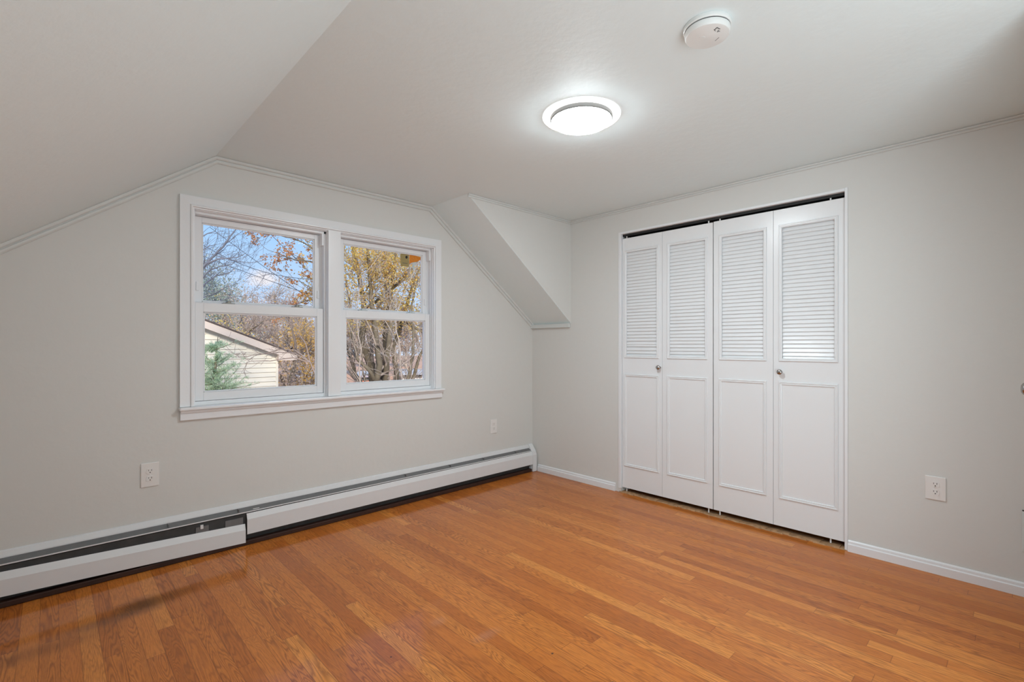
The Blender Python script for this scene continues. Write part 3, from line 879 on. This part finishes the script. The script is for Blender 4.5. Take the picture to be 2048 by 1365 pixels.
# --- many-stemmed yellow tree in the right window
D0 = 16.0
y0 = at_d(764, 800, D0); y0.z = GZ
cr = at_d(766, 812, D0)
limbs = [([y0, at_d(765, 860, D0), cr], .45, .34),
         ([cr] + PX(D0, (748, 765), (744, 735), (732, 705), (722, 690), (729, 640), (726, 590), (716, 540), (706, 500), (700, 460)), .17, .035),
         ([cr] + PX(D0 - .8, (752, 765), (760, 730), (752, 680), (745, 620), (740, 560), (735, 500), (745, 450)), .12, .03),
         ([cr] + PX(D0 + .3, (768, 765), (770, 720), (774, 670), (778, 620), (773, 560), (770, 500), (768, 440)), .18, .04),
         ([cr] + PX(D0 - .5, (772, 740), (777, 690), (784, 640), (783, 580), (788, 520), (800, 450)), .11, .03),
         ([cr] + PX(D0 + .6, (794, 770), (792, 735), (786, 700), (806, 640), (830, 560), (848, 520)), .12, .03),
         ([cr] + PX(D0 - .9, (815, 765), (826, 710), (826, 660), (822, 610), (836, 560)), .07, .02),
         ([cr] + PX(D0 + .9, (822, 770), (838, 715), (850, 690), (866, 660)), .08, .025),
         ([cr] + PX(D0 - 1.0, (742, 745), (716, 720), (706, 680), (700, 620), (692, 560)), .07, .02),
         ([cr] + PX(D0 - .3, (726, 775), (708, 745), (697, 700), (680, 640)), .09, .025),
         ([at_d(773, 620, D0)] + PX(D0 + .2, (800, 636), (830, 655), (856, 672)), .08, .03),
         ([at_d(728, 620, D0)] + PX(D0 - .6, (760, 596), (730, 585), (745, 560)), .05, .02),
         ([at_d(774, 590, D0)] + PX(D0 - .4, (800, 560), (822, 540), (846, 505)), .06, .02)]
def above(v0):
    def f(p):
        d = p - CAM; return CY - FPX * d.z / d.dot(FW) < v0
    return f
tree('maple_tree', 'many-stemmed tree with yellow leaves filling the right window', 'tree', y0, limbs, 37, M['bark'], M['oliveleaf'], nleaf=17000, lsize=.066, jit=.17, twigm=M['barkpale'],
     kids=(4, 3), twig_len=1.1, lev=2, twigs=9, spread=.85, rmin=.008, leaf_parts=[(M['oliveleaf'], .8, above(655)), (M['goldleaf'], .2, above(640))])
# pale thin saplings in front of it
for k, (lab_, pts) in enumerate((('pale slender sapling crossing the left half of the right window', [(716, 800), (722, 700), (712, 620), (722, 560), (752, 520), (772, 490)]),
                                 ('pale slender sapling crossing the right half of the right window', [(808, 800), (800, 700), (790, 640), (806, 590), (830, 540), (850, 500)]))):
    d = 12.6 - 1.4 * k
    p = PX(d, *pts); bb = p[0].copy(); bb.z = GZ
    tree('sapling_tree', lab_, 'tree', bb, [([bb] + p, .020, .006), (PX(d + .3, pts[1], (pts[1][0] - 30, 640), (pts[1][0] - 10, 590), (pts[1][0] + 30, 540)), .011, .004)], 51 + k, M['barkpale'], None,
         kids=(4, 3), twig_len=.5, lev=2, twigs=14, spread=.9, rmin=.003)

# --- neighbouring garage -------------------------------------------
WY = 8.55
M['siding'] = mat('cream_siding', srgb(222, 214, 198), rough=0.6, vary=0.02, bump_scale=12)
M['fascia'] = mat('beige_fascia', srgb(208, 192, 180), rough=0.6, vary=0.03, bump_scale=8)
M['shingle'] = mat('dark_shingle', srgb(96, 84, 80), rough=0.9, vary=0.25, bump_scale=18)
gx1 = at_y(554.5, 740, WY).x
OY = WY - .17
r0 = at_y(408.5, 641, OY); r1 = at_y(594, 711, OY)
slope = (r1.z - r0.z) / (r1.x - r0.x)
gxr = gx1 - 3.3                                 # ridge well off to the left
zr = r1.z + slope * (gxr - r1.x)
eave_x = r1.x
gar = empty('garage', (gx1 - 3.3, WY + 3, GZ), label='garage with cream lap siding and a sloping roof edge seen in the left window', cat='building')
gi = Matrix.Translation(-Vector(gar.location))
def gfin(mb, nm, m, **k):
    bmesh.ops.transform(mb.bm, matrix=gi, verts=mb.bm.verts); return mb.build(nm, m, gar, **k)
sd_ = MB(); lap = .104
z = GZ
while z < zr - .1:
    # each course is a sloped clapboard cut by the roof line
    def xr(zz): return min(gx1, r1.x + (zz + .16 - r1.z) / slope) if slope < 0 else gx1
    xa = 2 * gxr - xr(z + lap); xb = xr(z + lap) if z + lap + .16 > r1.z + slope * (gx1 - r1.x) else gx1
    if xb - xa < .05: break
    sd_.prism([(xa, WY, z + lap), (xa, WY - .004, z + lap), (xa, WY - .026, z), (xa, WY, z)], (xb - xa, 0, 0))
    z += lap
gfin(sd_, 'siding', M['siding'])
x = MB(); x.box((2 * gxr - gx1, WY, GZ), (gx1, WY + 6, r1.z + slope * (gx1 - r1.x) - .05)); 
zt = r1.z + slope * (gx1 - r1.x) - .05
x.prism([(2 * gxr - gx1, WY + .002, zt), (gx1, WY + .002, zt), (gxr, WY + .002, zr - .1)], (0, 6, 0)); gfin(x, 'wall', M['siding'])
x = MB(); x.box((gx1 - .035, WY - .028, GZ), (gx1 + .012, WY + .06, zt - .0)); gfin(x, 'corner_trim', M['siding'])
fh = .155
x = MB()
for sgn in (1, -1):
    ex = eave_x if sgn > 0 else 2 * gxr - eave_x
    x.prism([(gxr, OY, zr), (ex, OY, r1.z), (ex, OY, r1.z - fh * .55), (ex - sgn * .55 * (1), OY, r1.z - slope * .55 * 1 - fh - .0), (gxr, OY, zr - fh)], (0, .025, 0))
x.prism([(eave_x, OY + .001, r1.z - .02), (eave_x, OY + .001, r1.z - fh * .72), (gx1 - .02, OY + .001, r1.z - fh * .72), (gx1 - .02, OY + .001, r1.z + slope * (gx1 - .02 - eave_x) - .1)], (0, .4, 0))
gfin(x, 'fascia', M['fascia'])
x = MB()
for sgn in (1, -1):
    ex = eave_x if sgn > 0 else 2 * gxr - eave_x
    x.prism([(gxr, OY - .03, zr + .03), (ex + sgn * .03, OY - .03, r1.z + .025), (ex + sgn * .03, OY - .03, r1.z), (gxr, OY - .03, zr + .002)], (0, 7, 0))
gfin(x, 'roof', M['shingle'])

# --- cedar in front of the garage
def cedar(dep, seed):
    rnd = random.Random(seed)
    top = at_d(436, 672, dep); b = at_d(420, 800, dep); b.z = GZ
    root = empty('cedar', b, label='feathery blue-green cedar in front of the garage siding', cat='tree')
    inv = Matrix.Translation(-b)
    tm = MB(); tm.tube([b, at_d(424, 790, dep), at_d(432, 720, dep), top], [.06, .04, .02, .004], sides=6)
    fm = MB(); bm = fm.bm
    twigs = []
    for k in range(88):
        t_ = rnd.random() ** .8
        p = at_d(430 + rnd.uniform(-4, 4), 690 + t_ * 150, dep)
        ang = rnd.uniform(0, 2 * math.pi)
        ln = (.16 + .62 * min(1, t_ * 1.7)) * rnd.uniform(.55, 1.0)
        d = Vector((math.cos(ang), math.sin(ang), rnd.uniform(.05, .55))).normalized()
        pts = [p]; dd = d.copy()
        for s in range(6):
            dd = (dd + rv(rnd) * .18 + UP * .05).normalized(); pts.append(pts[-1] + dd * ln / 6)
        tm.tube(pts, [.007 - .0009 * i for i in range(7)], sides=3)
        twigs.append(pts)
    # long low limb towards the corner of the garage
    for uv in ([(440, 785), (470, 776), (495, 772), (520, 766)], [(440, 790), (480, 784), (512, 776)], [(430, 700), (452, 692), (470, 684), (482, 686)]):
        twigs.append(PX(dep - .2, *uv)); tm.tube(twigs[-1], [.008, .006, .005, .003][:len(uv)], sides=3)
    for pts in twigs:
        for i in range(len(pts) - 1):
            for q in range(6):
                c = pts[i].lerp(pts[i + 1], rnd.random())
                ax = (pts[i + 1] - pts[i]).normalized()
                a = (ax * .7 + rv(rnd) * .9 + UP * .15).normalized(); s = a.cross(rv(rnd)).normalized()
                l = rnd.uniform(.05, .12)
                for z_ in range(3):
                    a2 = (a + s * (z_ - 1) * .55).normalized(); n2 = a2.cross(s) if z_ == 1 else s
                    w = .0042
                    A = bm.verts.new(c); E_ = bm.verts.new(c + a2 * l); P_ = bm.verts.new(c + a2 * l * .5 + a2.cross(rv(rnd)).normalized() * w); Q = bm.verts.new(c + a2 * l * .5 - (P_.co - c - a2 * l * .5))
                    bm.faces.new((A, P_, E_)); bm.faces.new((A, E_, Q))
    for mbx in (tm, fm): bmesh.ops.transform(mbx.bm, matrix=inv, verts=mbx.bm.verts)
    tm.build('trunk', M['bark'], root, smooth=True, fix=False)
    fm.build('foliage', M['needle'], root, fix=False)
cedar(8.9, 3)

# --- reddish vine twigs across the garage gable
v0 = at_d(640, 790, 9.9); v0.z = GZ
limbs = [([v0] + PX(9.8, (636, 760), (620, 725), (590, 706), (545, 706), (500, 712), (482, 716)), .018, .004),
         ([at_d(620, 725, 9.8)] + PX(9.7, (585, 716), (540, 722), (505, 722), (490, 728)), .014, .004),
         ([at_d(620, 725, 9.8)] + PX(9.9, (590, 700), (560, 700), (525, 708), (495, 705)), .014, .004),
         ([at_d(620, 725, 9.8)] + PX(9.9, (612, 690), (600, 670), (592, 655)), .012, .004)]
tree('shrub', 'low twiggy shrub with thin branches crossing the garage roof edge', 'shrub', v0, limbs, 71, mat('reddish_twig', srgb(150, 132, 122), rough=.9), None, kids=(3, 2), twig_len=.35, lev=1, twigs=10, spread=.8, rmin=.0035)

# --- trees beyond the garage
def bg_tree(name, label, u, vtop, dep, halfw, seed, bark, leafm, nleaf, lsize, vbase=800, kids=(4, 3), twigs=7, jit=.35, group=None, rmin=None, twigm=None):
    b = at_d(u, 800, dep); b.z = GZ
    top = at_d(u, vtop, dep)
    hgt = top.z - GZ
    rnd = random.Random(seed)
    sc = dep / FPX
    limbs = [([b, b + Vector((0, 0, hgt * .4)), b + Vector((rnd.uniform(-.3, .3), 0, hgt * .75)), top], max(.10, hgt * .022), .02)]
    for k in range(7):
        t_ = .28 + .6 * k / 7
        st = b + Vector((0, 0, hgt * t_))
        ang = k * 2.4 + rnd.random()
        w = halfw * sc * (1.15 - .55 * t_)
        lat = RT * math.cos(ang) * w + FW * math.sin(ang) * w
        limbs.append(([st, st + lat * .5 + UP * w * .3, st + lat + UP * w * .7], hgt * .011, .012))
    return tree(name, label, 'tree', b, limbs, seed, bark, leafm, nleaf=nleaf, lsize=lsize, jit=jit, kids=kids, twig_len=halfw * sc * .6, lev=2, twigs=twigs, spread=.9, rmin=rmin or dep * .00045, group=group, twigm=twigm)
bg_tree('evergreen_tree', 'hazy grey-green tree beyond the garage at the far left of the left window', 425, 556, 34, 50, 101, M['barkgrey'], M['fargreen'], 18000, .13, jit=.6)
bg_tree('golden_tree', 'golden-orange tree beyond the lower end of the garage roof', 612, 640, 21, 40, 102, M['barkdark'], M['goldleaf'], 5500, .085, jit=.3, twigm=M['barkpale'])
bg_tree('brown_tree', 'brownish olive tree straight above the garage roof slope', 478, 606, 26, 66, 103, M['bark'], M['brownleaf'], 6000, .085, jit=.4, twigs=11, twigm=M['barkpale'])
bg_tree('brown_tree', 'brown thinning tree above the middle of the garage roof', 548, 588, 42, 54, 104, M['bark'], M['brownleaf'], 5000, .12, jit=.5, twigs=11, twigm=M['barkpale'])
bg_tree('olive_tree', 'dull yellow tree showing just over the garage roof', 452, 634, 17.5, 34, 105, M['barkdark'], M['oliveleaf'], 5000, .07, jit=.3)
bg_tree('thorn_tree', 'grey twiggy tree behind the right end of the garage', 584, 640, 17.5, 36, 106, M['barkdark'], None, 0, .2, twigs=9)
bg_tree('brown_bush', 'dull brown bush low down right of the garage wall', 584, 738, 14.5, 32, 107, M['bark'], M['brownleaf'], 4000, .075, jit=.2)
GRP = 'grey-brown trees of the distant wood behind the yellow tree'
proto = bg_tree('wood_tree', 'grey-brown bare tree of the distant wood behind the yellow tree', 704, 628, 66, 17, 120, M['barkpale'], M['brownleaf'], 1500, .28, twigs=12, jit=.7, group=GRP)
for i, (u, dep, sc_) in enumerate(((742, 88, 1.2), (771, 63, .95), (812, 90, 1.25), (862, 66, 1.0), (618, 67, .95), (584, 86, 1.2), (530, 64, 1.0))):
    c = proto.copy(); COL.objects.link(c)
    p = at_d(u, 800, dep); p.z = GZ
    c.location = p; c.rotation_euler = (0, 0, i * 1.7); c.scale = (sc_, sc_, sc_)
    for ch in list(proto.children):
        k = ch.copy(); COL.objects.link(k); k.parent = c
    if u < 690:
        c['group'] = 'grey-brown trees of the distant wood beyond the garage'
        c['label'] = 'grey-brown bare tree of the distant wood beyond the garage'

# --- distant houses and a pale boulder of a roof seen between the stems
M['roofpale'] = mat('pale_roof', srgb(196, 192, 188), rough=.8, vary=.05, bump_scale=4)
M['brickfar'] = mat('far_brick', srgb(196, 130, 104), rough=.9, vary=.2, bump_scale=6)
M['whitefar'] = mat('far_white_wall', srgb(232, 228, 224), rough=.8)
def house(name, label, u, vb, vt, dep, w, seed, wallm, roofm):
    b = at_d(u, 800, dep); b.z = GZ
    hw = w * dep / FPX / 2; zt = at_d(u, vt, dep).z - GZ; zw = zt * .62
    o = empty(name, b, label=label, cat='house'); o.rotation_euler = (0, 0, YAW - math.pi / 2 + .2)
    MB().box((-hw, -3, 0), (hw, 3, zw)).build('wall', wallm, o)
    x = MB(); x.prism([(-hw - .3, -3.4, zw - .1), (-hw - .3, 0, zt), (-hw - .3, 3.4, zw - .1)], (2 * hw + .6, 0, 0)); x.build('roof', roofm, o)
    for k in (-.5, .4):
        MB().box((hw * k - .5, -3.06, zw * .35), (hw * k + .5, -2.98, zw * .8)).build('window', M['greyslot'], o)
house('house', 'distant pale-roofed house behind the yellow tree at the right', 826, 760, 738, 60, 44, 1, M['whitefar'], M['roofpale'])
house('house', 'distant brick house low between the left stems of the yellow tree', 735, 760, 742, 56, 26, 2, M['brickfar'], M['roofpale'])
house('house', 'distant pale house right of the brown bush', 622, 775, 740, 48, 40, 3, M['whitefar'], M['roofpale'])

# --- overhead wires crossing the left window
M['wire'] = mat('black_wire', (0.05, 0.05, 0.06), rough=.6)
def wire(label, pts, r=.007):
    P = [at_d(u, v, d) for u, v, d in pts]
    F = []
    n = 16
    a, m_, b_ = P[0], P[1], P[2]
    for i in range(n + 1):
        t_ = i / n
        F.append(a * ((1 - t_) * (1 - 2 * t_)) + m_ * (4 * t_ * (1 - t_)) + b_ * (t_ * (2 * t_ - 1)))
    mb = MB(); mb.tube(F, r, sides=5); o = mb.build('street_power_line', M['wire'], smooth=True, fix=False)
    tag(o, label, 'wire', 'overhead wires outside')
    return o
wire('highest overhead wire, running from the bare tree to the oak in the left window', [(300, 408, 13.2), (478, 527, 12.8), (672, 558, 12.5)])
wire('middle overhead wire sloping below the highest one to the right edge of the left window', [(420, 455, 13.6), (520, 528, 13.2), (672, 634, 12.8)])
wire('lowest overhead wire, sloping across under the cloud in the left window', [(300, 470, 13.0), (500, 548, 12.7), (672, 605, 12.3)])
wire('thin overhead wire crossing the russet leaves at the right of the left window', [(520, 448, 12.3), (604, 530, 12.2), (672, 594, 12.2)], .006)
